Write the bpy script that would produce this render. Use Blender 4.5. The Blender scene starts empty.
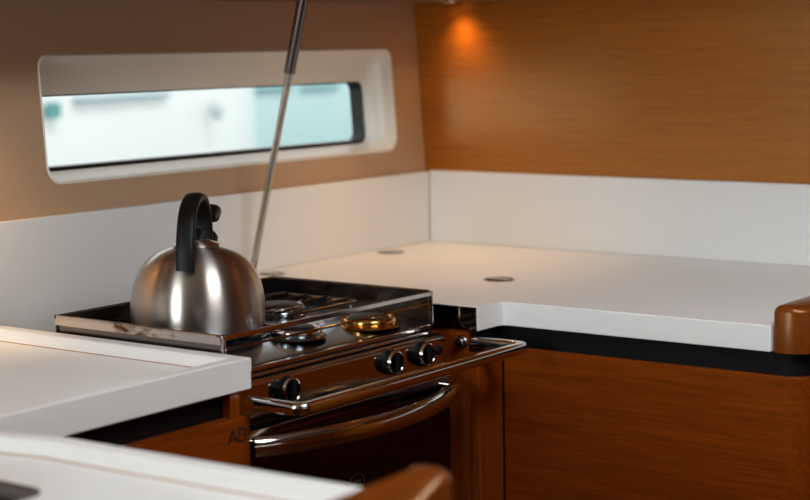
import bpy, bmesh, math, random
from mathutils import Vector, Matrix
random.seed(4)
S = bpy.context.scene
COL = S.collection
PI = math.pi
Z0 = 0.92            # height of the worktops above the cabin sole; everything below is written relative to the worktop

# ------------------------------------------------------------------ materials
def newmat(name):
    m = bpy.data.materials.new(name); m.use_nodes = True
    nt = m.node_tree; nt.nodes.clear()
    out = nt.nodes.new('ShaderNodeOutputMaterial'); b = nt.nodes.new('ShaderNodeBsdfPrincipled')
    nt.links.new(b.outputs[0], out.inputs[0])
    return m, nt, b
def lin(c):
    f = lambda v: v/12.92 if v <= .04045 else ((v+.055)/1.055)**2.4
    return tuple(f(v/255) for v in c) + (1,)
def plain(name, rgb, rough=.5, metal=0, coat=0, spec=.5, bump=0, bscale=200, vary=0):
    m, nt, b = newmat(name)
    b.inputs['Base Color'].default_value = lin(rgb); b.inputs['Roughness'].default_value = rough
    b.inputs['Metallic'].default_value = metal; b.inputs['Coat Weight'].default_value = coat
    b.inputs['Coat Roughness'].default_value = .08
    b.inputs['Specular IOR Level'].default_value = spec
    if bump or vary:
        tc = nt.nodes.new('ShaderNodeTexCoord'); n = nt.nodes.new('ShaderNodeTexNoise')
        n.inputs['Scale'].default_value = bscale; n.inputs['Detail'].default_value = 4
        nt.links.new(tc.outputs['Object'], n.inputs['Vector'])
        if bump:
            bp = nt.nodes.new('ShaderNodeBump'); bp.inputs['Strength'].default_value = bump; bp.inputs['Distance'].default_value = .001
            nt.links.new(n.outputs['Fac'], bp.inputs['Height']); nt.links.new(bp.outputs[0], b.inputs['Normal'])
        if vary:
            mr = nt.nodes.new('ShaderNodeMapRange'); mr.inputs['To Min'].default_value = rough*(1-vary); mr.inputs['To Max'].default_value = rough*(1+vary)
            nt.links.new(n.outputs['Fac'], mr.inputs['Value']); nt.links.new(mr.outputs[0], b.inputs['Roughness'])
    return m
def wood(name, dark, light, axis, rough=.34, coat=0, fine=1.0, spec=.4):
    m, nt, b = newmat(name)
    L = nt.links.new
    tc = nt.nodes.new('ShaderNodeTexCoord'); mp = nt.nodes.new('ShaderNodeMapping')
    sc = [85*fine, 85*fine, 85*fine]; sc[axis] = 3.2
    mp.inputs['Scale'].default_value = sc
    L(tc.outputs['Object'], mp.inputs['Vector'])
    n1 = nt.nodes.new('ShaderNodeTexNoise'); n1.inputs['Scale'].default_value = 1.0; n1.inputs['Detail'].default_value = 3; n1.inputs['Distortion'].default_value = .15
    L(mp.outputs[0], n1.inputs['Vector'])
    mp2 = nt.nodes.new('ShaderNodeMapping'); sc2 = [330*fine]*3; sc2[axis] = 11
    mp2.inputs['Scale'].default_value = sc2; L(tc.outputs['Object'], mp2.inputs['Vector'])
    n2 = nt.nodes.new('ShaderNodeTexNoise'); n2.inputs['Scale'].default_value = 1.0; n2.inputs['Detail'].default_value = 5
    L(mp2.outputs[0], n2.inputs['Vector'])
    mx = nt.nodes.new('ShaderNodeMix'); mx.data_type = 'FLOAT'; mx.inputs['Factor'].default_value = .68
    L(n1.outputs['Fac'], mx.inputs['A']); L(n2.outputs['Fac'], mx.inputs['B'])
    rp = nt.nodes.new('ShaderNodeValToRGB')
    rp.color_ramp.elements[0].position = .28; rp.color_ramp.elements[0].color = lin(dark)
    rp.color_ramp.elements[1].position = .72; rp.color_ramp.elements[1].color = lin(light)
    L(mx.outputs['Result'], rp.inputs[0]); L(rp.outputs[0], b.inputs['Base Color'])
    bp = nt.nodes.new('ShaderNodeBump'); bp.inputs['Strength'].default_value = .12; bp.inputs['Distance'].default_value = .0006
    L(n2.outputs['Fac'], bp.inputs['Height']); L(bp.outputs[0], b.inputs['Normal'])
    b.inputs['Roughness'].default_value = rough; b.inputs['Coat Weight'].default_value = coat; b.inputs['Coat Roughness'].default_value = .25
    b.inputs['Specular IOR Level'].default_value = spec; b.inputs['Specular Tint'].default_value = (1, .60, .26, 1)
    return m
def steel(name, rgb, rough, aniso=0, rot=0, vary=.25, bscale=60, stretch=None):
    m, nt, b = newmat(name)
    b.inputs['Base Color'].default_value = lin(rgb); b.inputs['Metallic'].default_value = 1
    L = nt.links.new
    tc = nt.nodes.new('ShaderNodeTexCoord'); mp = nt.nodes.new('ShaderNodeMapping')
    if stretch: mp.inputs['Scale'].default_value = stretch
    n = nt.nodes.new('ShaderNodeTexNoise'); n.inputs['Scale'].default_value = bscale; n.inputs['Detail'].default_value = 4
    L(tc.outputs['Object'], mp.inputs['Vector']); L(mp.outputs[0], n.inputs['Vector'])
    mr = nt.nodes.new('ShaderNodeMapRange'); mr.inputs['To Min'].default_value = rough*(1-vary); mr.inputs['To Max'].default_value = rough*(1+vary)
    L(n.outputs['Fac'], mr.inputs['Value']); L(mr.outputs[0], b.inputs['Roughness'])
    if aniso:
        t = nt.nodes.new('ShaderNodeTangent'); t.direction_type = 'RADIAL'; t.axis = 'Z'
        L(t.outputs[0], b.inputs['Tangent'])
        b.inputs['Anisotropic'].default_value = aniso; b.inputs['Anisotropic Rotation'].default_value = rot
    return m
def scorch(name):
    m = steel(name, (198, 192, 188), .16); nt = m.node_tree; b = nt.nodes['Principled BSDF']; L = nt.links.new
    tc = nt.nodes.new('ShaderNodeTexCoord'); mp = nt.nodes.new('ShaderNodeMapping'); mp.inputs['Scale'].default_value = (1, 45, 90)
    n = nt.nodes.new('ShaderNodeTexNoise'); n.inputs['Scale'].default_value = 1.0; n.inputs['Detail'].default_value = 6
    L(tc.outputs['Object'], mp.inputs[0]); L(mp.outputs[0], n.inputs['Vector'])
    sp = nt.nodes.new('ShaderNodeSeparateXYZ'); L(tc.outputs['Object'], sp.inputs[0])
    g = nt.nodes.new('ShaderNodeMath'); g.operation = 'ABSOLUTE'; L(sp.outputs['Y'], g.inputs[0])
    mr = nt.nodes.new('ShaderNodeMapRange'); mr.inputs['From Min'].default_value = .02; mr.inputs['From Max'].default_value = .10; mr.inputs['To Min'].default_value = .12; mr.inputs['To Max'].default_value = -.2
    L(g.outputs[0], mr.inputs['Value'])
    ad = nt.nodes.new('ShaderNodeMath'); L(n.outputs['Fac'], ad.inputs[0]); L(mr.outputs[0], ad.inputs[1])
    rp = nt.nodes.new('ShaderNodeValToRGB'); rp.color_ramp.elements[0].position = .52; rp.color_ramp.elements[0].color = lin((198, 192, 188)); rp.color_ramp.elements[1].position = .74; rp.color_ramp.elements[1].color = lin((96, 62, 38))
    L(ad.outputs[0], rp.inputs[0]); L(rp.outputs[0], b.inputs['Base Color']); return m
TEAK_D, TEAK_L = (94, 37, 3), (140, 62, 9)
M = {}
M['teak_y'] = wood('teak_grain_fore_aft', TEAK_D, TEAK_L, 1)
M['teak_wall'] = wood('teak_bulkhead', (128, 64, 9), (172, 98, 20), 1, rough=.27, coat=0, fine=1.9, spec=1.0)
M['teak_wall'].node_tree.nodes['Principled BSDF'].inputs['IOR'].default_value = 1.85
M['teak_x'] = wood('teak_grain_across', TEAK_D, TEAK_L, 0)
M['teak_z'] = wood('teak_grain_upright', TEAK_D, TEAK_L, 2)
M['teak_solid'] = wood('solid_teak', (88, 38, 8), (128, 64, 16), 0, rough=.28, coat=.1)
M['sole'] = wood('cabin_sole', (44, 20, 9), (80, 38, 16), 0, rough=.35)
M['corian'] = plain('white_solid_surface', (234, 232, 229), rough=.3, vary=.15, bscale=30)
M['upstand'] = plain('white_upstand', (230, 229, 226), rough=.3)
M['lining'] = plain('tan_hull_lining', (182, 148, 116), rough=.75, bump=.25, bscale=500)
M['headliner'] = plain('cream_headliner', (206, 190, 170), rough=.8)
M['frame_white'] = plain('cream_window_moulding', (232, 226, 214), rough=.35)
M['rim_shade'] = plain('tan_rim_shade', (168, 128, 98), rough=.6)  # tan colour for the shade line at the foot of the rims
M['black_rubber'] = plain('black_gasket', (9, 12, 13), rough=.4)
M['black_strip'] = plain('black_recess', (5, 4, 5), rough=.6, spec=.2)
M['black_plastic'] = plain('black_plastic', (8, 8, 8), rough=.5, spec=.25)
M['locker'] = plain('locker_underside', (120, 84, 58), rough=.6)
M['steel'] = steel('polished_stainless', (198, 192, 188), .11, vary=.3)
M['steel_top'] = steel('cooktop_stainless', (150, 162, 178), .17, vary=.3)  # bluish tint puts the window's reflection into the steel colour
M['steel_scorched'] = scorch('scorched_stainless')
M['steel_dark'] = steel('smoky_stainless', (120, 114, 112), .2, vary=.3)
M['steel_brushed'] = steel('brushed_kettle_steel', (188, 180, 172), .32, aniso=.93, rot=0.25, vary=.05, bscale=8)
M['steel_mirror'] = steel('dark_mirror_steel', (116, 110, 106), .06)
M['steel_rod'] = plain('knurled_stainless', (184, 176, 166), rough=.25, metal=1, bump=1.0, bscale=260)
M['burner_black'] = plain('enamelled_burner', (18, 17, 17), rough=.45)
M['grate'] = steel('grate_wire', (120, 112, 108), .25)
M['oven_glass'] = plain('black_oven_glass', (4, 3, 3), rough=.07, spec=.5)
M['oven_body'] = plain('oven_body_dark', (26, 20, 18), rough=.4, metal=.6)
M['emblem'] = plain('grey_print', (70, 66, 64), rough=.5)
M['engrave'] = plain('dark_engraving', (22, 9, 4), rough=.7)
M['chrome'] = steel('chrome', (214, 212, 210), .08)
M['gold_glint_steel'] = steel('gold_glint_steel', (226, 178, 98), .14)  # steel coloured gold for the lamp's reflection on the front-right burner
M['dark_hole'] = plain('dark_recess', (26, 22, 18), rough=.5)
M['boat_white'] = plain('white_gelcoat', (240, 243, 242), rough=.25)
M['boat_teal'] = plain('pale_teal_gelcoat', (206, 234, 234), rough=.4)
M['boat_dark'] = plain('teal_portlight', (84, 150, 150), rough=.3)
M['boat_stripe'] = plain('grey_blue_stripe', (120, 158, 170), rough=.3)
M['boat_fender'] = plain('grey_fender', (200, 208, 208), rough=.5)
M['water'] = plain('harbour_water', (60, 100, 104), rough=.1, bump=.6, bscale=3)
# glass: mostly clear, a little reflection
def glass():
    m = bpy.data.materials.new('window_glass'); m.use_nodes = True; nt = m.node_tree; nt.nodes.clear()
    o = nt.nodes.new('ShaderNodeOutputMaterial'); mx = nt.nodes.new('ShaderNodeMixShader')
    t = nt.nodes.new('ShaderNodeBsdfTransparent'); t.inputs[0].default_value = (.97, .985, .98, 1)
    g = nt.nodes.new('ShaderNodeBsdfGlossy'); g.inputs['Roughness'].default_value = .02
    lw_ = nt.nodes.new('ShaderNodeLayerWeight'); lw_.inputs[0].default_value = .5; f = nt.nodes.new('ShaderNodeMath'); f.operation = 'POWER'; f.inputs[1].default_value = 4; nt.links.new(lw_.outputs['Facing'], f.inputs[0])
    nt.links.new(f.outputs[0], mx.inputs[0]); nt.links.new(t.outputs[0], mx.inputs[1]); nt.links.new(g.outputs[0], mx.inputs[2]); nt.links.new(mx.outputs[0], o.inputs[0])
    return m
M['glass'] = glass()
def emit(name, rgb, s):
    m = bpy.data.materials.new(name); m.use_nodes = True; nt = m.node_tree; nt.nodes.clear()
    o = nt.nodes.new('ShaderNodeOutputMaterial'); e = nt.nodes.new('ShaderNodeEmission')
    e.inputs[0].default_value = lin(rgb); e.inputs[1].default_value = s; nt.links.new(e.outputs[0], o.inputs[0]); return m
M['lamp_glow'] = emit('lamp_glow', (255, 190, 110), 12)
M['hatch_glow'] = emit('hatch_daylight', (236, 244, 255), 5.0)

# ------------------------------------------------------------------ mesh helpers
class MB:
    def __init__(s): s.bm = bmesh.new()
    def box(s, x0, x1, y0, y1, z0, z1):
        v = [s.bm.verts.new(c) for c in ((x0,y0,z0),(x1,y0,z0),(x1,y1,z0),(x0,y1,z0),(x0,y0,z1),(x1,y0,z1),(x1,y1,z1),(x0,y1,z1))]
        for f in ((3,2,1,0),(4,5,6,7),(0,1,5,4),(1,2,6,5),(2,3,7,6),(3,0,4,7)): s.bm.faces.new([v[i] for i in f])
        return s
    def loops(s, loops, cap0=True, cap1=True, closed=False):
        R = [[s.bm.verts.new(c) for c in lp] for lp in loops]
        n = len(R[0]); k = len(R)
        for a in range(k if closed else k-1):
            A, B = R[a], R[(a+1) % k]
            for i in range(n):
                s.bm.faces.new((A[i], A[(i+1) % n], B[(i+1) % n], B[i]))
        if not closed:
            if cap0: s.bm.faces.new(R[0][::-1])
            if cap1: s.bm.faces.new(R[-1])
        return s
    def prism(s, pts, f):           # pts 2-D outline, f(p, k) gives the 3-D point on end k (0 or 1)
        return s.loops([[f(p, 0) for p in pts], [f(p, 1) for p in pts]])
    def lathe(s, prof, c, seg=64, axis='Z'):
        lp = []
        for r, h in prof:
            ring = []
            for i in range(seg):
                a = 2*PI*i/seg; u, v = r*math.cos(a), r*math.sin(a)
                if axis == 'Z': q = (c[0]+u, c[1]+v, c[2]+h)
                elif axis == 'Y': q = (c[0]+u, c[1]+h, c[2]-v)
                else: q = (c[0]+h, c[1]+u, c[2]+v)
                ring.append(q)
            lp.append(ring)
        return s.loops(lp)
    def sweep(s, path, prof, up=(0,0,1), scale=None):   # prof: list of (side, up) offsets
        P = [Vector(p) for p in path]; lp = []; up = Vector(up)
        for i, p in enumerate(P):
            t = (P[min(i+1, len(P)-1)] - P[max(i-1, 0)]).normalized()
            sd = t.cross(up)
            if sd.length < 1e-4: sd = t.cross(Vector((1,0,0)))
            sd.normalize(); u = sd.cross(t).normalized()
            k = scale[i] if scale else 1
            lp.append([tuple(p + sd*a*k + u*b*k) for a, b in prof])
        return s.loops(lp)
    def tube(s, path, r, seg=12, up=(0,0,1), scale=None):
        return s.sweep(path, [(r*math.cos(2*PI*i/seg), r*math.sin(2*PI*i/seg)) for i in range(seg)], up, scale)
    def torus(s, c, R, r, n=48, m=10, squash=1):
        lp = []
        for i in range(n):
            a = 2*PI*i/n
            lp.append([(c[0]+(R+r*math.cos(b))*math.cos(a), c[1]+(R+r*math.cos(b))*math.sin(a), c[2]+r*squash*math.sin(b)) for b in [2*PI*j/m for j in range(m)]])
        return s.loops(lp, closed=True)
def rrect(x0, x1, y0, y1, r, n=6):
    if not isinstance(r, (list, tuple)): r = [r]*4
    out = []
    for (cx, cy, a0, rr) in ((x1-r[0], y0+r[0], -90, r[0]), (x1-r[1], y1-r[1], 0, r[1]), (x0+r[2], y1-r[2], 90, r[2]), (x0+r[3], y0+r[3], 180, r[3])):
        for i in range(n+1):
            a = math.radians(a0 + 90*i/n); out.append((cx+rr*math.cos(a), cy+rr*math.sin(a)))
    return out
def holed(outline, holes, f):       # flat plate with holes, f((a,b),k) -> 3-D point on face k
    from mathutils.geometry import tessellate_polygon
    mb = MB(); rings = [outline] + holes
    flat = [p for r in rings for p in r]
    tris = tessellate_polygon([[Vector((p[0], p[1], 0)) for p in r] for r in rings])
    V = [[mb.bm.verts.new(f(p, k)) for p in flat] for k in (0, 1)]
    for t in tris:
        mb.bm.faces.new([V[0][i] for i in t]); mb.bm.faces.new([V[1][i] for i in t][::-1])
    o = 0
    for r in rings:
        n = len(r)
        for i in range(n):
            a, b = o+i, o+(i+1) % n
            mb.bm.faces.new((V[0][a], V[0][b], V[1][b], V[1][a]))
        o += n
    return mb
WORLD = {}
def put(name, mb, mat, parent=None, bevel=0, seg=2, smooth=35, kind=None, label=None, cat=None, group=None, origin=None):
    bm = mb.bm
    bmesh.ops.recalc_face_normals(bm, faces=bm.faces)
    co = [v.co for v in bm.verts]
    lo = Vector([min(c[i] for c in co) for i in range(3)]); hi = Vector([max(c[i] for c in co) for i in range(3)])
    og = Vector(origin) if origin else Vector(((lo.x+hi.x)/2, (lo.y+hi.y)/2, lo.z))
    bmesh.ops.translate(bm, verts=bm.verts, vec=-og)
    me = bpy.data.meshes.new(name); bm.to_mesh(me); bm.free()
    me.materials.append(mat)
    for p in me.polygons: p.use_smooth = True
    me.set_sharp_from_angle(angle=math.radians(smooth))
    o = bpy.data.objects.new(name, me); COL.objects.link(o)
    WORLD[o.name] = og
    if parent: o.parent = parent; o.location = og - WORLD[parent.name]
    else: o.location = og + Vector((0, 0, Z0))
    if bevel:
        b = o.modifiers.new('edge', 'BEVEL'); b.width = bevel; b.segments = seg; b.limit_method = 'ANGLE'; b.angle_limit = math.radians(40); b.harden_normals = True
    tag(o, label, cat, group, kind)
    return o
def tag(o, label=None, cat=None, group=None, kind=None):
    for k, v in (('label', label), ('category', cat), ('group', group), ('kind', kind)):
        if v: o[k] = v
def thing(name, loc, label, cat, group=None):
    o = bpy.data.objects.new(name, None); COL.objects.link(o); o.empty_display_size = .05
    WORLD[o.name] = Vector(loc); o.location = Vector(loc) + Vector((0, 0, Z0)); tag(o, label, cat, group); return o
B = lambda *a: MB().box(*a)

# ------------------------------------------------------------------ shared measures
LEAN, YB = .071, .0043
T = .038                               # worktop thickness
XC, YC, XS = -.612, -.582, -.680       # front of the right run, inner corner, right side of the stove niche
YE = -1.036                            # where the right run ends
LX, LY = -1.197, -.578                 # left worktop: its stove end and its front
GAP = .034                             # black recess under the worktops
XL, YF, ZC, ZF = -3.9, -3.4, 1.12, -.92
hull = lambda x, z, d=0: (x, YB + LEAN*z + d, z)

# ------------------------------------------------------------------ the cabin
put('floor', B(XL-.1, .2, YF-.1, .3, ZF-.05, ZF), M['sole'], kind='structure')
put('ceiling', holed([(XL-.1, YF-.1), (.2, YF-.1), (.2, .3), (XL-.1, .3)], [[(-1.60,-1.90),(-1.00,-1.90),(-1.00,-1.30),(-1.60,-1.30)]],
    lambda p, k: (p[0], p[1], ZC + .05*k)), M['headliner'], kind='structure')
put('wall_right', MB().prism([(YF, ZF), (YB+LEAN*.1, ZF), (YB+LEAN*.1, .1), (YB+LEAN*ZC, ZC), (YF, ZC)], lambda p, k: (.008+.06*k, p[0], p[1])), M['teak_wall'], kind='structure')
put('wall_left', holed([(YF, ZF), (.05, ZF), (.05, ZC), (YF, ZC)], [[(-1.05,-.1),(-.35,-.1),(-.35,.95),(-1.05,.95)]],
    lambda p, k: (XL - .06*k, p[0], p[1])), M['teak_y'], kind='structure')
put('wall_front', holed([(XL, ZF), (.08, ZF), (.08, ZC), (XL, ZC)], [[(-2.9,.2),(-1.1,.2),(-1.1,.38),(-2.9,.38)]],
    lambda p, k: (p[0], YF - .06*k, p[1])), M['teak_x'], kind='structure')
OPX0, OPX1, OPZ0, OPZ1 = -1.001, -.085, .195, .393
def opening(x0, x1, z0, z1, r=(.03, .02, .02, .03), n=8): return rrect(x0, x1, z0, z1, r, n)
put('wall_back', holed([(XL, .10), (.07, .10), (.07, ZC), (XL, ZC)], [opening(OPX0, OPX1, OPZ0, OPZ1)],
    lambda p, k: hull(p[0], p[1], .085*k)), M['lining'], kind='structure')
put('wall_back_lower', B(XL, .07, .0125, .10, ZF, .10), M['lining'], kind='structure')

# window: moulded white reveal, black gasket, glass
WX0, WX1, WZ0, WZ1, DEP = -.985, -.104, .207, .331, .062
win = put('window_1', MB().loops([[hull(*p, -.0006) for p in opening(OPX0-.004, OPX1+.004, OPZ0-.004, OPZ1+.004)],
    [hull(*p, -.0018) for p in opening(OPX0-.001, OPX1+.001, OPZ0-.001, OPZ1+.001)],
    [hull(*p, .004) for p in opening(OPX0+.003, OPX1-.006, OPZ0+.002, OPZ1-.004)],
    [hull(*p, .020) for p in opening(OPX0+.005, OPX1-.020, OPZ0+.003, OPZ1-.012)],
    [hull(*p, DEP-.008) for p in opening(WX0, WX1, WZ0, WZ1, (.02, .016, .016, .02))],
    [hull(*p, DEP+.012) for p in opening(WX0+.002, WX1-.002, WZ0, WZ1, (.02, .016, .016, .02))],
    [hull(*p, DEP+.012) for p in opening(WX0-.03, WX1+.03, WZ0-.012, WZ1+.03, (.02, .016, .016, .02))]], False, False), M['frame_white'], kind='structure', smooth=50)
g = [opening(WX0+a, WX1-a, WZ0+a*1.6, WZ1-a*.6, .018) for a in (-.002, .004)]
put('window_gasket', MB().loops([[hull(*p, DEP) for p in g[0]], [hull(*p, DEP) for p in g[1]], [hull(*p, DEP+.03) for p in g[1]], [hull(*p, DEP+.03) for p in g[0]]], closed=True), M['black_rubber'], win)
pg = opening(WX0+.001, WX1-.001, WZ0+.001, WZ1-.001, .018)
put('window_pane', MB().loops([[hull(*p, DEP+.022) for p in pg], [hull(*p, DEP+.028) for p in pg]]), M['glass'], win)

# overhead hatch and companionway: both are openings that let daylight in
h1 = put('window_2', holed([(-1.63,-1.93),(-.97,-1.93),(-.97,-1.27),(-1.63,-1.27)], [rrect(-1.58,-1.02,-1.88,-1.32,.05)], lambda p, k: (p[0], p[1], ZC-.012+.03*k)), M['frame_white'], kind='structure')
put('window_pane', MB().prism(rrect(-1.59,-1.01,-1.89,-1.31,.05), lambda p, k: (p[0], p[1], ZC+.02+.006*k)), M['hatch_glow'], h1)

# overhead locker along the hull side; arm along wall_right added to shade the bulkhead
LZ = .487
lk = thing('overhead_locker', (-1.9, -.13, LZ), 'brown overhead locker along the hull above the window, its underside just in view', 'locker')
put('locker_body', MB().prism([(XL+.02,.03), (XL+.02,-.27), (-.42,-.27), (-.42,-1.6), (.006,-1.6), (.006,.03)], lambda p, k: (p[0], p[1], LZ+.012+.41*k)), M['teak_x'], lk)
put('bottom_panel', holed([(XL+.02,-.275),(-.425,-.275),(-.425,-1.6),(.006,-1.6),(.006,.034),(XL+.02,.034)], [[(cx+.017*math.cos(a), cy+.017*math.sin(a)) for a in [2*PI*i/24 for i in range(24)]] for cx, cy in ((-.026, -.075), (-1.33, -.075), (-.30, -.23))],
    lambda p, k: (p[0], p[1], LZ + .012*k)), M['locker'], lk)
def downlight(x, y, label):
    t = thing('downlight', (x, y, LZ), label, 'lamp', 'downlights under the overhead locker')
    put('bezel', MB().torus((x, y, LZ), .018, .0025), M['chrome'], t)
    put('lens', MB().lathe([(.001, .006), (.015, .006), (.015, .009), (.001, .009)], (x, y, LZ), 24), M['lamp_glow'], t)
    return t
downlight(-.026, -.075, 'small warm downlight under the overhead locker in the corner beside the wood panelling')
downlight(-.30, -.23, 'unseen warm downlight added in the overhead locker to light the corner worktop, out from both walls')
downlight(-1.33, -.075, 'small warm downlight under the overhead locker at the left, beyond the window')

# ------------------------------------------------------------------ upstands (fiddle backs)
put('upstand', MB().prism([(XL+.03,.0003), (LX+.001,.0003), (LX+.001,ZF), (XS-.006,ZF), (XS-.006,.0003), (0,.0003), (0,.144), (XL+.03,.144)], lambda p, k: (p[0], .0122*k, p[1])), M['upstand'], bevel=.0015, label='long low white upstand panel under the window, behind the stove and kettle', cat='upstand')
put('upstand', B(.0, .0075, -1.095, -.0001, .0003, .146), M['upstand'], bevel=.0015, label='low white upstand panel below the wood-panelled wall at right', cat='upstand')

# ------------------------------------------------------------------ right run: L-shaped worktop and its cabinet
wt = put('worktop', MB().prism([(XS, YC), (XC-.012, YC), (XC-.004, YC-.004), (XC, YC-.012), (XC, YE), (.0075, YE), (.0075, .0122), (XS, .0122)], lambda p, k: (p[0], p[1], -T + T*k)),
    M['corian'], bevel=.0016, label='white L-shaped worktop in the corner to the right of the stove', cat='worktop')
# wooden fiddle that closes the end of the worktop
def fiddle_section(y0, y1, zt, zb, r):       # profile in (y,z), rounded top
    return [(y1, zb), (y1, zt-.012), (y1-.004, zt-.004), (y1-.012, zt), (y0+.014, zt), (y0+.006, zt-.003), (y0, zt-.012), (y0, zb)]
def fiddle(xs, xe, y1, y0, zt, zb, rc, dip=0):
    # outline in plan with one rounded outer corner at (xs, y0); xs is the free end; the top may dip away from the end
    sgn = 1 if xe > xs else -1
    n = 8
    arc = [(xs + sgn*(rc - rc*math.cos(PI/2*i/n)), y0 + rc - rc*math.sin(PI/2*i/n)) for i in range(n+1)]
    mid = [xs + sgn*(rc + d) for d in (.008, .022, .036, .05, .065)]
    ends = [(x, y0) for x in mid] + [(xe, y0), (xe, y1)] + [(x, y1) for x in mid[::-1]]
    na = 6; ra = min(.012, rc*.5)
    pl = [(xs + sgn*(ra - ra*math.sin(PI/2*i/na)), y1 - ra + ra*math.cos(PI/2*i/na)) for i in range(na+1)] + arc + ends
    cy = (y0+y1)/2
    def ins(p, d): return (p[0] + (sgn*d if abs(p[0]-xs) < rc*.9 else 0), p[1] + (d if p[1] < cy else -d))
    def drop(x):
        t = min(max((abs(x-xs)-rc*.6)/.07, 0), 1); return dip*t*t*(3-2*t)
    lv = [(zb, 0), (zt-.010, 0), (zt-.005, .0015), (zt-.0015, .005), (zt, .011)]
    return MB().loops([[(*ins(p, d), z - (drop(p[0]) if z > zb else 0)) for p in pl] for z, d in lv])
put('fiddle', fiddle(XC+.001, -.0005, YE, YE-.062, .029, -T, .042), M['teak_solid'], wt, smooth=50)
def ring_pull(x, y, parent, r=.026, zz=0):
    f = put('ring_pull', MB().torus((x, y, .0006+zz), r, .0022, squash=.5), M['chrome'], parent)
    put('pull_recess', MB().lathe([(.001, .0004), (r-.001, .0004), (r-.001, .001), (.001, .001)], (x, y, zz), 32), M['dark_hole'], f)
    put('pull_tab', B(x-.006, x+.006, y-r*.8, y+r*.8, .0008+zz, .0024+zz), M['chrome'], f, bevel=.0006)
ring_pull(-.196, -.046, wt); ring_pull(-.411, -.443, wt); ring_pull(-.552, -.05, wt, .024)

cb = thing('base_cabinet', (-.3, -.55, ZF), 'warm wooden base cabinet with rounded corner under the right worktop', 'cabinet')
def cab_outline(o, rc=.042): 
    arc = [(XC+o + rc - rc*math.cos(PI/2*i/8), YE-.062+o + rc - rc*math.sin(PI/2*i/8)) for i in range(9)]
    return arc + [(-.001, YE-.062+o), (-.001, -.002), (XS+o, -.002), (XS+o, YC+o), (XC+o, YC+o)]
put('recess_strip', MB().prism(cab_outline(.010), lambda p, k: (p[0], p[1], -T-GAP-.01 + (GAP+.0095)*k)), M['black_strip'], cb)
put('front_panel', MB().prism(cab_outline(.002)[:9] + [(-.001, YE-.060), (-.001, YE), (XC+.02, YE), (XC+.02, YC), (XC+.002, YC)], lambda p, k: (p[0], p[1], ZF+.07 if not k else -T-GAP)), M['teak_y'], cb, bevel=.0015)
put('corner_panel', B(XS+.008, XC+.001, YC+.001, YC+.02, ZF+.07, -T-GAP), M['teak_z'], cb, bevel=.0015)
put('edge_post', MB().prism(rrect(XS, XS+.009, YC-.001, YC+.018, .003), lambda p, k: (p[0], p[1], ZF+.07 if not k else -T-GAP)), M['teak_z'], cb)
put('niche_panel', B(XS-.0005, XS+.012, YC+.018, -.005, ZF+.07, -T-.0005), M['teak_z'], cb)
put('plinth', B(XC+.06, -.01, YE+.0, -.02, ZF, ZF+.07), M['black_strip'], cb)
put('heat_shield', B(XS-.003, XS-.0006, YC+.002, -.03, -T, -.0008), M['steel_mirror'], wt, label='dark polished metal plate on the cut end of the worktop')
pv = put('gimbal_bracket', MB().lathe([(.001,-.010),(.006,-.010),(.0075,-.009),(.0075,-.004),(.0105,-.003),(.0105,0),(.001,0)], (XS-.0006, -.553, -.056), 24, 'X'), M['steel_dark'], cb)
put('screw_slot', B(XS-.0112, XS-.0100, -.558, -.548, -.0569, -.0551), M['dark_hole'], pv)

# ------------------------------------------------------------------ left worktop with raised rim, and its cabinet
lw = put('worktop', B(-2.35, LX, LY, -.0005, -T, -.0125), M['corian'], bevel=.002, label='white worktop with a raised rim to the left of the stove', cat='worktop')
rw = .064
def rim_loop(x0, y0, x1, y1, z): return [(x0, y0, z), (x1, y0, z), (x1, y1, z), (x0, y1, z)]
# rim: slopes gently down to the work surface along the stove end and the front
rim = MB()
pts_o = [(-2.34, LY), (LX, LY), (LX, -.0008)]
def rimrow(off, z): return [(-2.34, LY+off, z), (LX-off, LY+off, z), (LX-off, -.0008, z)]
RIM = ((0, -.014), (0, .0022), (.0013, .0035), (.019, .0035), (.0222, .002), (.0245, -.005), (.028, -.0105), (.031, -.0125), (.031, -.014))
rows = [rimrow(o, z) for o, z in RIM]
for a in range(len(rows)):
    A, C = rows[a], rows[(a+1) % len(rows)]
    for i in range(2):
        rim.bm.faces.new([rim.bm.verts.new(c) for c in (A[i], A[i+1], C[i+1], C[i])])
bmesh.ops.remove_doubles(rim.bm, verts=rim.bm.verts, dist=1e-5)
put('raised_rim', rim, M['corian'], lw, smooth=12)
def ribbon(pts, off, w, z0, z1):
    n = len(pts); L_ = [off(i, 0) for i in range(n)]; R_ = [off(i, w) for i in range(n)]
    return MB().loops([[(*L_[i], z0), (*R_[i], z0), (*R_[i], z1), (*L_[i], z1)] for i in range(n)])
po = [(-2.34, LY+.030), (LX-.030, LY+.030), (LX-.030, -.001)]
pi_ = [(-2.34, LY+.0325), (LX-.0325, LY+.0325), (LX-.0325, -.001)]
put('rim_shade_line', ribbon(po, lambda i, w: po[i] if not w else pi_[i], 1, -.0135, -.0118), M['rim_shade'], lw)  # thin tan strip painted in as the crease shade below the rim
ring_pull(-1.60, -.512, lw, .026, -.0125)

lc = thing('base_cabinet', (-1.75, -.29, ZF), 'orange-brown wooden base cabinet with a burnt mark under the left worktop', 'cabinet')
XP = LX-.006
put('recess_strip', B(-2.3, XP-.034, LY+.02, -.01, -T-GAP-.01, -T-.0005), M['black_strip'], lc)
fp = put('front_panel', B(-2.3, XP, LY, LY+.02, ZF+.07, -T-GAP), M['teak_x'], lc, bevel=.0015)
put('side_panel', B(XP-.016, XP, LY+.021, -.01, ZF+.07, -T-.0005), M['teak_z'], lc)
put('corner_post', B(XP-.03, XP-.012, LY+.006, LY+.02, -T-GAP, -T-.0005), M['teak_z'], lc, bevel=.001)
put('plinth', B(-2.3, XP-.05, LY+.06, -.02, ZF, ZF+.07), M['black_strip'], lc)
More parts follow.
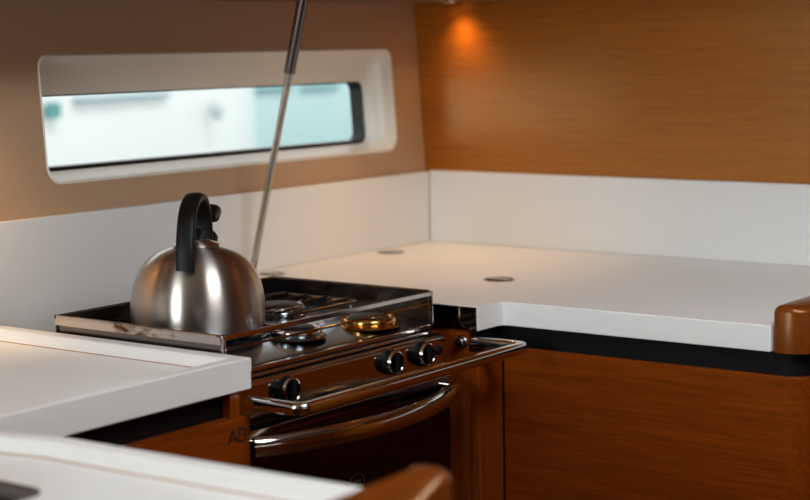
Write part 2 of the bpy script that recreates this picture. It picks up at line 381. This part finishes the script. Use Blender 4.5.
# burnt-in mark: a peaked A-like triangle and a square D-like frame
mk = MB(); y0, y1 = LY-.0006, LY+.0004
def stroke(a, b, w=.0026):
    d = (Vector((b[0]-a[0], b[1]-a[1]))).normalized(); n = Vector((-d[1], d[0]))*w/2
    mk.prism([(a[0]+n[0], a[1]+n[1]), (b[0]+n[0], b[1]+n[1]), (b[0]-n[0], b[1]-n[1]), (a[0]-n[0], a[1]-n[1])], lambda p, k: (p[0], y0 if k else y1, p[1]))
ax, az = -1.245, -.103
stroke((ax, az), (ax+.0085, az+.017), .003); stroke((ax+.0085, az+.017), (ax+.017, az), .003); stroke((ax+.003, az+.0055), (ax+.014, az+.0055), .0022)
bx = ax+.0205
for a, b in (((bx, az), (bx, az+.0165)), ((bx, az+.0165), (bx+.010, az+.0165)), ((bx+.010, az+.0165), (bx+.0125, az+.012)), ((bx+.0125, az+.012), (bx+.0125, az+.004)), ((bx+.0125, az+.004), (bx+.010, az)), ((bx+.010, az), (bx, az)), ((bx+.004, az+.0085), (bx+.009, az+.0085))): stroke(a, b, .0022)
put('burnt_mark', mk, M['engrave'], fp, label='dark burnt letters A and D')

# ------------------------------------------------------------------ foreground sink worktop
ex = [(-1.650, -.580), (-1.642, -.62), (-1.625, -.70), (-1.623, -.80), (-1.617, -1.0), (-1.610, -1.162)]
sink1 = rrect(-2.16, -1.742, -.812, -.62, [.03]*4, 8)
sink2 = rrect(-2.16, -1.748, -1.11, -.862, [.06]*4, 8)
sw = thing('sink_worktop', (-1.95, -.85, -T), 'blurred white worktop with sink cut-outs in the near foreground', 'worktop')
out = ex + [(-2.35, -1.162), (-2.35, -.580)]
put('top_slab', holed(out, [sink1, sink2], lambda p, k: (p[0], p[1], -T + (T-.0175)*k)), M['corian'], sw, bevel=.0015)
rim2 = MB()
rows = [[(x-o, y, z) for x, y in ex] for o, z in [(o, z-.005) for o, z in RIM]]
for a in range(len(rows)):
    A, C = rows[a], rows[(a+1) % len(rows)]
    for i in range(len(ex)-1): rim2.bm.faces.new([rim2.bm.verts.new(c) for c in (A[i], A[i+1], C[i+1], C[i])])
bmesh.ops.remove_doubles(rim2.bm, verts=rim2.bm.verts, dist=1e-5)
put('raised_rim', rim2, M['corian'], sw, smooth=12)
put('rim_shade_line', ribbon(ex, lambda i, w: (ex[i][0]-.030-w, ex[i][1]), .0032, -.0185, -.0167), M['rim_shade'], sw)
for s in (sink1, sink2):
    cx = sum(p[0] for p in s)/len(s); cy = sum(p[1] for p in s)/len(s)
    sh = lambda k, z: [(cx+(p[0]-cx)*k, cy+(p[1]-cy)*k, z) for p in s]
    put('sink_basin', MB().loops([sh(1.012, -.0182), sh(.996, -.0172), sh(.985, -.021), sh(.97, -.10), sh(.93, -.155), sh(.80, -.165), sh(.1, -.168)], False, True), M['steel_dark'], sw, smooth=60)
put('fiddle', fiddle(-1.625, -2.35, -1.1625, -1.209, .036, -.10, .024, .021), M['teak_solid'], sw, smooth=50)
sc_ = thing('base_cabinet', (-1.98, -.9, ZF), 'wooden cabinet carrying the sink worktop in the near foreground', 'cabinet')
put('recess_strip', B(-2.3, -1.68, -1.10, -.60, -T-GAP, -T-.0005-.13*0), M['black_strip'], sc_) if False else None
put('front_panel', B(-1.68, -1.66, -1.11, -.60, ZF, -T-.0006), M['teak_y'], sc_)
put('end_panel', B(-2.34, -1.66, -1.205, -1.12, ZF, -.101), M['teak_x'], sc_)
put('back_panel', B(-2.34, -2.32, -1.11, -.60, ZF, -T-.0006), M['teak_y'], sc_)

# ------------------------------------------------------------------ the gimballed stove
SX0, SX1, SYB, SYF = -1.1905, -.7155, -.198, -.5205
PT = .0265; ZT = -.0245                  # top of the guard plates, top of the cooktop
st = thing('gimballed_stove', (-.95, -.37, -.50), 'stainless steel boat stove with oven, guard plates and black knobs', 'stove')
put('oven_body', B(SX0+.004, SX1-.004, -.535, SYB-.004, -.50, -.052), M['oven_body'], st, bevel=.004)
put('cooktop', MB().prism([(-.5165,-.05), (-.5165,-.0285), (-.5145,-.0258), (-.510,-.0245), (-.400,-.0105), (SYB,-.0105), (SYB,-.05)], lambda p, k: (SX0+.002+(SX1-SX0-.004)*k, p[0], p[1])), M['steel_top'], st, bevel=.002, smooth=20)
# guard plates: left, back, right, each with a rolled top edge
def plate(path, name, label=None):
    o = put(name, MB().sweep(path, [(-.0009, ZT+.0), (.0009, ZT+.0), (.0009, PT-.002), (.0022, PT-.001), (.0022, PT), (-.0022, PT), (-.0022, PT-.001), (-.0009, PT-.002)]), M['steel'], st, label=label)
    return o
def plate_panel(name, c0, c1, axis, label=None):
    # upright sheet with the two upper corners rounded
    n = 8; r = .010
    L = c1 - c0
    o2 = [(0, ZT-.001), (L, ZT-.001)] + [(L-r+r*math.sin(PI/2*(1-i/n)), PT-r+r*math.cos(PI/2*(1-i/n))) for i in range(n+1)] + [(r-r*math.sin(PI/2*i/n), PT-r+r*math.cos(PI/2*i/n)) for i in range(n+1)]
    return o2, L
def side_plate(x, name='guard_plate', label=None):
    o2, L = plate_panel(name, SYF, SYB, 1)
    if label:       # bright folded band above a recessed darker skirt
        m = MB().prism([(a, max(b, PT-.0135)) for a, b in o2], lambda p, k: (x - .0015 + .003*k, SYF + p[0], p[1]))
        m.tube([(x-.0005, SYF+.006, PT-.0015), (x-.0005, SYB-.004, PT-.0015)], .0024, 10)
        g = put(name, m, M['steel_scorched'], st, label=label)
        put('plate_skirt', B(x+.003, x+.005, SYF+.002, SYB, ZT-.02, PT-.003), M['steel_mirror'], g)
        return g
    m = MB().prism(o2, lambda p, k: (x - .001 + .002*k, SYF + p[0], p[1]))
    m.tube([(x, SYF+.006, PT-.002), (x, SYB-.004, PT-.002)], .0022, 10)
    return put(name, m, M['steel_dark'], st)
side_plate(SX0, label='scorched stainless plate beside the left worktop'); side_plate(SX1)
m = MB().box(SX0, SX1, SYB-.001, SYB+.001, ZT-.001, PT)
m.tube([(SX0, SYB, PT-.002), (SX1, SYB, PT-.002)], .0028, 10)
put('guard_plate', m, M['steel_dark'], st)
# front guard rail of two bars on corner posts
gr = put('guard_rail', B(SX0, SX1, SYF-.0025, SYF+.0005, PT-.0085, PT-.001), M['steel'], st, bevel=.001)
put('lower_bar', MB().tube([(SX0, SYF, PT-.021), (SX1, SYF, PT-.021)], .0018, 8), M['steel'], gr)
for x in (SX0+.003, SX1-.003): put('corner_post', MB().tube([(x, SYF, ZT), (x, SYF, PT-.002)], .0034, 10), M['steel'], gr)
# burners
def burner(x, y, R, ZT=-.0105, mt='chrome'):
    b = put('burner', MB().torus((x, y, ZT+.009), R, .0045, squash=1.2), M[mt], st)
    put('burner_bowl', MB().lathe([(.001,.0008),(R+.012,.0008),(R+.008,.004),(R-.004,.005),(R-.006,.012),(.001,.013)], (x, y, ZT), 40), M[mt if mt == 'gold_glint_steel' else 'steel_top'], b)
    put('burner_cap', MB().lathe([(.001,.011),(R-.007,.011),(R-.006,.014),(R-.01,.0165),(.001,.0175)], (x, y, ZT), 40), M['burner_black'], b)
    put('igniter', MB().lathe([(.001,0),(.003,0),(.003,.014),(.001,.015)], (x+R+.008, y-.006, ZT), 10), M['steel'], b)
burner(-.955, -.448, .034, -.0175); burner(-.808, -.468, .038, -.0205, 'gold_glint_steel'); burner(-1.04, -.335, .04, -.0185); burner(-.835, -.31, .04)
# pan support: wire grate
def grate(x0, x1, y0, y1, dz=0):
    ZT = -.0105; z = -.006 + dz
    lpm = MB(); P_ = rrect(x0, x1, y0, y1, .01, 4); lps = []
    for i, (px, py) in enumerate(P_):
        a, b = P_[i-1], P_[(i+1) % len(P_)]; t = Vector((b[0]-a[0], b[1]-a[1], 0)).normalized(); sd_ = Vector((t.y, -t.x, 0))
        lps.append([tuple(Vector((px, py, z)) + sd_*.0024*math.cos(2*PI*q/8) + Vector((0, 0, .0024*math.sin(2*PI*q/8)))) for q in range(8)])
    lpm.loops(lps, closed=True)
    g = put('pan_support', lpm, M['grate'], st)
    n = 4
    for i in range(n):
        y = y0 + (y1-y0)*(i+.5)/n
        put('cross_wire', MB().tube([(x0-.004,y,z-.001),(x0+.008,y,z+.003),(x0+.05,y,z+.004),(x0+.058,y,z+.001)], .0022, 8), M['grate'], g)
        put('cross_wire', MB().tube([(x1+.004,y,z-.001),(x1-.008,y,z+.003),(x1-.05,y,z+.004),(x1-.058,y,z+.001)], .0022, 8), M['grate'], g)
    for x in (x0+.02, x1-.02):
        for y in (y0, y1): put('foot', MB().tube([(x,y,ZT),(x,y,z)], .0024, 8), M['grate'], g)
grate(-.925, -.745, -.40, -.235, .010); grate(-1.125, -.955, -.412, -.258)
# stepped trim under the cooktop lip
put('trim_band', B(SX0+.002, SX1-.002, -.523, -.505, -.0325, -.0262), M['steel'], st, bevel=.0015)
put('trim_band', B(SX0+.002, SX1-.002, -.530, -.505, -.0385, -.0335), M['steel'], st, bevel=.0015)
# control panel, leaning back slightly
cp = put('control_panel', MB().prism([(-.5295,-.0395), (-.5425,-.0405), (-.5455,-.0435), (-.543,-.089), (-.52,-.092), (-.52,-.0395)], lambda p, k: (SX0+.003+(SX1-SX0-.006)*k, p[0], p[1])), M['steel'], st, bevel=.0012)
def knob(x, zc=-.0605):
    yf = -.5445
    prof = [(.001,-.015),(.0150,-.015),(.0172,-.0135),(.0184,-.008),(.0192,-.003),(.0192,-.001),(.001,-.001)]
    mb_ = MB(); lp = []
    for r_, h in prof:        # fluted grip
        lp.append([(x + r_*(1-.05*(i % 4 == 0)*(r_ > .01))*math.cos(2*PI*i/48), yf + h, zc + r_*(1-.05*(i % 4 == 0)*(r_ > .01))*math.sin(2*PI*i/48)) for i in range(48)])
    k = put('knob', mb_.loops(lp), M['black_plastic'], cp)
    put('grip_bar', B(x-.0045, x+.0045, yf-.0195, yf-.013, zc-.0125, zc+.0125), M['black_plastic'], k, bevel=.0015)
    put('end_ring', MB().lathe([(.0158,-.0150),(.0158,-.0158),(.0172,-.0152),(.0184,-.0118),(.0178,-.0114)], (x, yf, zc), 28, 'Y'), M['chrome'], k)
knob(-1.094); knob(-.859); knob(-.780)
put('ignition_button', MB().lathe([(.001,-.007),(.006,-.007),(.007,-.005),(.0078,-.001),(.001,-.001)], (-.739, -.5445, -.062), 20, 'Y'), M['black_plastic'], cp)
# oven door with its bowed handle
dr = put('oven_door', B(SX0+.004, SX1-.004, -.556, -.536, -.475, -.101), M['oven_glass'], st, bevel=.003)
put('door_rail', B(SX0+.004, SX1-.004, -.559, -.5562, -.113, -.101), M['steel'], dr, bevel=.0012)
def bow(n=28):
    pts = []
    for i in range(n+1):
        u = i/n; x = SX0+.006 + (SX1-SX0-.012)*u
        pts.append((x, -.566 - .058*(math.sin(PI*u)**.8), -.121))
    return pts
put('door_handle', MB().sweep(bow(), [(.0105*math.cos(2*PI*i/16), .0150*math.sin(2*PI*i/16)) for i in range(16)]), M['steel'], dr, smooth=60)
for x in (SX0+.016, SX1-.016): put('handle_mount', B(x-.010, x+.010, -.572, -.5555, -.131, -.111), M['steel'], dr, bevel=.003)
# small printed oval mark on the glass
em = MB()
for R_, w in ((1.0, .0012), ):
    n = 40; ex_, ez_ = -.955, -.219
    em.loops([[(ex_+a*math.cos(2*PI*i/n), -.5566+d, ez_+b*math.sin(2*PI*i/n)) for i in range(n)] for a, b, d in ((.017,.013,.0002),(.017,.013,-.0004),(.0155,.0115,-.0004),(.0155,.0115,.0002))], closed=True)
for dx, hh in ((-.008, .006), (-.003, .008), (.002, .008), (.007, .006)): em.box(ex_+dx-.0012, ex_+dx+.0012, -.5568, -.5562, ez_-hh/2, ez_+hh/2)
put('printed_emblem', em, M['emblem'], dr, label='faint grey oval print')

# ------------------------------------------------------------------ U-shaped grab rail in front of the stove
YR, ZR = -.664, -.0550; rr = .0105
x0, x1 = LX-.010, XS+.003
def corner(cx, cy, r, a0, a1, n=6): return [(cx + r*math.cos(math.radians(a0+(a1-a0)*i/n)), cy + r*math.sin(math.radians(a0+(a1-a0)*i/n)), ZR) for i in range(n+1)]
path = [(x0+.006, LY+.0005, ZR), (x0+.006, YR+.02, ZR)] + corner(x0+.018, YR+.012, .012, 180, 270) + corner(x1-.012, YR+.012, .012, 270, 360) + [(x1, YR+.02, ZR), (x1, YC+.010, ZR)]
rl = put('grab_rail', MB().sweep(path, [(.0095*math.copysign(abs(math.cos(2*PI*i/20))**.6, math.cos(2*PI*i/20)), .0085*math.copysign(abs(math.sin(2*PI*i/20))**.6, math.sin(2*PI*i/20))) for i in range(20)]), M['steel'], smooth=50,
    label='polished steel safety rail bent in a U across the front of the stove', cat='rail')

# ------------------------------------------------------------------ kettle
KX, KY, KZ = -1.040, -.335, .0005
kt = thing('kettle', (KX, KY, KZ), 'brushed steel dome kettle with black arched handle on the stove', 'kettle')
def dome(n=26):
    KR = .0975
    P = [(.001, 0), (.089, 0), (.0955, .002), (.097, .008), (KR, .026)]
    for i in range(1, n+1):
        a = PI/2*i/n
        r = KR*math.cos(a)**.68 if a < PI/2-1e-6 else 0
        z = .030 + .090*math.sin(a)
        if r < .036: break
        P.append((r, z))
    return P + [(.034, P[-1][1]+.0015), (.001, P[-1][1]+.0015)]
prof = dome(); ztop = prof[-1][1]
body = put('body', MB().lathe(prof, (KX, KY, KZ), 96), M['steel_brushed'], kt, smooth=50, origin=(KX, KY, KZ))
put('lid', MB().lathe([(.001, ztop), (.033, ztop), (.0345, ztop+.001), (.033, ztop+.0035), (.02, ztop+.0075), (.001, ztop+.009)], (KX, KY, KZ), 64), M['steel_brushed'], kt, smooth=50, origin=(KX, KY, KZ))
put('lid_knob', MB().lathe([(.001, ztop+.007), (.007, ztop+.007), (.006, ztop+.013), (.011, ztop+.019), (.0115, ztop+.022), (.008, ztop+.0245), (.001, ztop+.025)], (KX, KY, KZ), 32), M['black_plastic'], kt, smooth=50)
e = Vector((.839, .544, 0)); sd = Vector((.544, -.839, 0)); K = Vector((KX, KY, KZ))
HP = [(-.084, .093), (-.083, .105), (-.081, .12), (-.075, .138), (-.064, .160), (-.046, .176), (-.022, .186), (.004, .189), (.030, .184), (.052, .170), (.064, .150), (.067, .128), (.064, .100)]
def smoothpath(P, n=4):
    out = []
    for i in range(len(P)-1):
        p0 = P[max(i-1,0)]; p1 = P[i]; p2 = P[i+1]; p3 = P[min(i+2,len(P)-1)]
        for j in range(n):
            t = j/n
            out.append(tuple(.5*((2*p1[k]) + (-p0[k]+p2[k])*t + (2*p0[k]-5*p1[k]+4*p2[k]-p3[k])*t*t + (-p0[k]+3*p1[k]-3*p2[k]+p3[k])*t**3) for k in range(len(p1))))
    return out + [P[-1]]
path = [tuple(K + e*a + Vector((0,0,b))) for a, b in smoothpath(HP)]
hp = [(.0132*math.copysign(abs(math.cos(2*PI*i/20))**.7, math.cos(2*PI*i/20)), .0068*math.copysign(abs(math.sin(2*PI*i/20))**.7, math.sin(2*PI*i/20))) for i in range(20)]
# sweep in the handle plane with the strap's width across it
mbh = MB(); lp = []
Pv = [Vector(p) for p in path]
for i, p in enumerate(Pv):
    t = (Pv[min(i+1, len(Pv)-1)] - Pv[max(i-1, 0)]).normalized(); nn = t.cross(sd).normalized()
    lp.append([tuple(p + sd*a + nn*b) for a, b in hp])
mbh.loops(lp)
hd = put('handle', mbh, M['black_plastic'], kt, smooth=50)
def bolt(a, z):
    c = K + e*a + Vector((0,0,z))
    return MB().tube([tuple(c), tuple(c + e*.016)], .004, 12)
put('handle_rivet', bolt(-.074, .108), M['chrome'], hd)
# spout on the far side with its black whistle cap and lever
c0 = K + e*.066 + Vector((0,0,.088))
put('spout', MB().tube([tuple(c0 - e*.012 - Vector((0,0,.014))), tuple(c0), tuple(c0 + e*.022 + Vector((0,0,.024)))], .015, 20, scale=[1.2, 1.05, .9]), M['steel_brushed'], kt, smooth=50)
sp = put('whistle_cap', MB().tube([tuple(c0 + e*.018 + Vector((0,0,.020))), tuple(c0 + e*.030 + Vector((0,0,.033))), tuple(c0 + e*.034 + Vector((0,0,.038)))], .0155, 20, scale=[1, 1, .7]), M['black_plastic'], kt, smooth=50)
lv = K + e*.074 + sd*.009 + Vector((0,0,.152))
put('thumb_lever', MB().tube([tuple(lv - e*.006), tuple(lv + e*.012 + Vector((0,0,.008))), tuple(lv + e*.026 + Vector((0,0,.006))), tuple(lv + e*.036 - Vector((0,0,.006)))], .011, 16, scale=[.8, 1.05, 1.1, .6]), M['black_plastic'], kt, smooth=50)

# ------------------------------------------------------------------ slanted rod from the worktop up to the locker
pb, ptp = Vector((-.583, -.03, .004)), Vector((-.630, -.205, LZ-.001))
dv = ptp - pb
rd = thing('support_rod', tuple(pb), 'slanted thin steel rod with a thicker upper sleeve, crossing in front of the window', 'rod')
put('lower_rod', MB().tube([tuple(pb), tuple(pb + dv*.78)], .0062, 14), M['steel_rod'], rd, smooth=60)
put('upper_sleeve', MB().tube([tuple(pb + dv*.735), tuple(pb + dv*.737), tuple(pb + dv*.75), tuple(ptp)], .0095, 18, scale=[.75, 1, 1, 1]), M['steel_dark'], rd, smooth=60)

# ------------------------------------------------------------------ outside: neighbouring boats in the marina
put('water', B(-30, 60, .6, 60, -1.45, -1.40), M['water'], kind='structure')
def boat(x0, x1, y, ztop, mat, label, nm='moored_boat'):
    t = thing(nm, ((x0+x1)/2, y+1.2, -1.42), label, 'boat', 'boats moored outside the window')
    n = 24; lps = []
    for z, k in ((-1.42, .72), (-.9, .86), (-.3, .95), (ztop-.06, 1.0), (ztop, 1.0)):
        ring = []
        for i in range(n+1):
            u = i/n; w = 1.3*k*(1-abs(2*u-1)**2.6)
            ring.append((x0 + (x1-x0)*u, y+1.3-w, z))
        for i in range(n-1, 0, -1):
            u = i/n; w = 1.3*k*(1-abs(2*u-1)**2.6)
            ring.append((x0 + (x1-x0)*u, y+1.3+w, z))
        lps.append(ring)
    put('hull', MB().loops(lps), mat, t, smooth=40)
    return t
b1 = boat(-3.2, 4.95, 3.6, .62, M['boat_white'], 'white hull of the neighbouring boat filling most of the window')
y_ = lambda x: 3.6+1.3-1.3*(1-abs(2*(x+3.2)/8.15-1)**2.6)
put('portlight', MB().prism(rrect(2.215, 2.30, .108, .178, .015), lambda p, k: (p[0], y_(p[0])-.012+.02*k, p[1])), M['boat_dark'], b1)
st_ = MB()
xs_ = [2.42+i*.1 for i in range(9)]
st_.loops([[(x, y_(x)-.008, .172), (x, y_(x)-.008, .188), (x, y_(x)+.02, .188), (x, y_(x)+.02, .172)] for x in xs_])
put('stripe', st_, M['boat_stripe'], b1)
put('fender', MB().tube([(3.74, y_(3.74)-.04, z) for z in (.03, .045, .06, .11, .125, .135)], .035, 16, scale=[.3, .8, 1, 1, .7, .3]), M['boat_fender'], b1, smooth=60)
b2 = boat(6.0, 17, 8.2, .30, M['boat_teal'], 'pale teal hull of a boat farther off, at the right of the window')
for x, w_ in ((8.75, .55), (9.42, .5)): put('portlight', MB().prism(rrect(x, x+w_, .0, .04, .018), lambda p, k: (p[0], 8.2+1.3-1.3*(1-abs(2*(p[0]-6)/11-1)**2.6)-.012+.02*k, p[1])), M['boat_dark'], b2)

# ------------------------------------------------------------------ light
w = bpy.data.worlds.new('sky'); S.world = w; w.use_nodes = True
nt = w.node_tree; bg = nt.nodes['Background']; bg.inputs[0].default_value = (.99, 1.0, 1.0, 1); bg.inputs[1].default_value = 1.4
def area(name, loc, target, sx, sy, power, col):
    l = bpy.data.lights.new(name, 'AREA'); l.shape = 'RECTANGLE'; l.size = sx; l.size_y = sy; l.energy = power; l.color = col
    o = bpy.data.objects.new(name, l); COL.objects.link(o); o.location = Vector(loc) + Vector((0,0,Z0))
    o.rotation_euler = (Vector(target) - Vector(loc)).to_track_quat('-Z', 'Y').to_euler(); return o
def spot(name, loc, target, power, col, ang, blend, size=.006):
    l = bpy.data.lights.new(name, 'SPOT'); l.energy = power; l.color = col; l.spot_size = math.radians(ang); l.spot_blend = blend; l.shadow_soft_size = size
    o = bpy.data.objects.new(name, l); COL.objects.link(o); o.location = Vector(loc) + Vector((0,0,Z0))
    o.rotation_euler = (Vector(target) - Vector(loc)).to_track_quat('-Z', 'Y').to_euler(); return o
area('hatch_daylight', (-1.3, -1.6, ZC-.02), (-1.15, -1.3, 0), .55, .55, 17.5, (.92, .97, 1.0))
area('companionway_daylight', (XL+.02, -.7, .42), (-1.0, -.8, 0), .68, 1.0, 30, (.86, .97, 1.0))
spot('corner_downlight', (-.026, -.075, LZ-.004), (-.05, -.17, 0), 1.3, (1.0, .62, .28), 116, 1.0)
spot('corner_downlight_beam', (-.026, -.075, LZ-.004), (.0, -.20, 0), 1.5, (1.0, .64, .32), 72, 1.0)
spot('worktop_fill_spot', (-.30, -.23, LZ-.004), (-.36, -.22, 0), 4.2, (1.0, .62, .30), 100, .9)  # unseen fill spot, added for a warm pool on the corner worktop
spot('left_downlight', (-1.33, -.075, LZ-.004), (-1.29, .06, .1), 5.5, (1.0, .62, .30), 96, .8)
sl = bpy.data.lights.new('sun', 'SUN'); sl.energy = 1.2; sl.angle = .02; so = bpy.data.objects.new('sun', sl); COL.objects.link(so)
so.rotation_euler = Vector((.15, .62, -.80)).to_track_quat('-Z', 'Y').to_euler()

# ------------------------------------------------------------------ camera
c = bpy.data.cameras.new('camera'); co = bpy.data.objects.new('camera', c); COL.objects.link(co)
yaw, pit, rol, f = .64241, -.12068, -.01728, 1690.688
F = Vector((math.cos(yaw)*math.cos(pit), math.sin(yaw)*math.cos(pit), math.sin(pit)))
R = Vector((math.sin(yaw), -math.cos(yaw), 0)); U = R.cross(F)
R2 = R*math.cos(rol) + U*math.sin(rol); U2 = -R*math.sin(rol) + U*math.cos(rol)
mt = Matrix((R2, U2, -F)).transposed().to_4x4(); mt.translation = Vector((-2.80718, -2.03552, .40266+Z0))
co.matrix_world = mt
c.sensor_width = 36; c.lens = 36*f/810; c.clip_start = .05
c.dof.use_dof = True; c.dof.focus_distance = 2.42; c.dof.aperture_fstop = 3.6
S.camera = co
S.view_settings.view_transform = 'Standard'; S.view_settings.look = 'None'; S.view_settings.exposure = 0; S.view_settings.gamma = 1
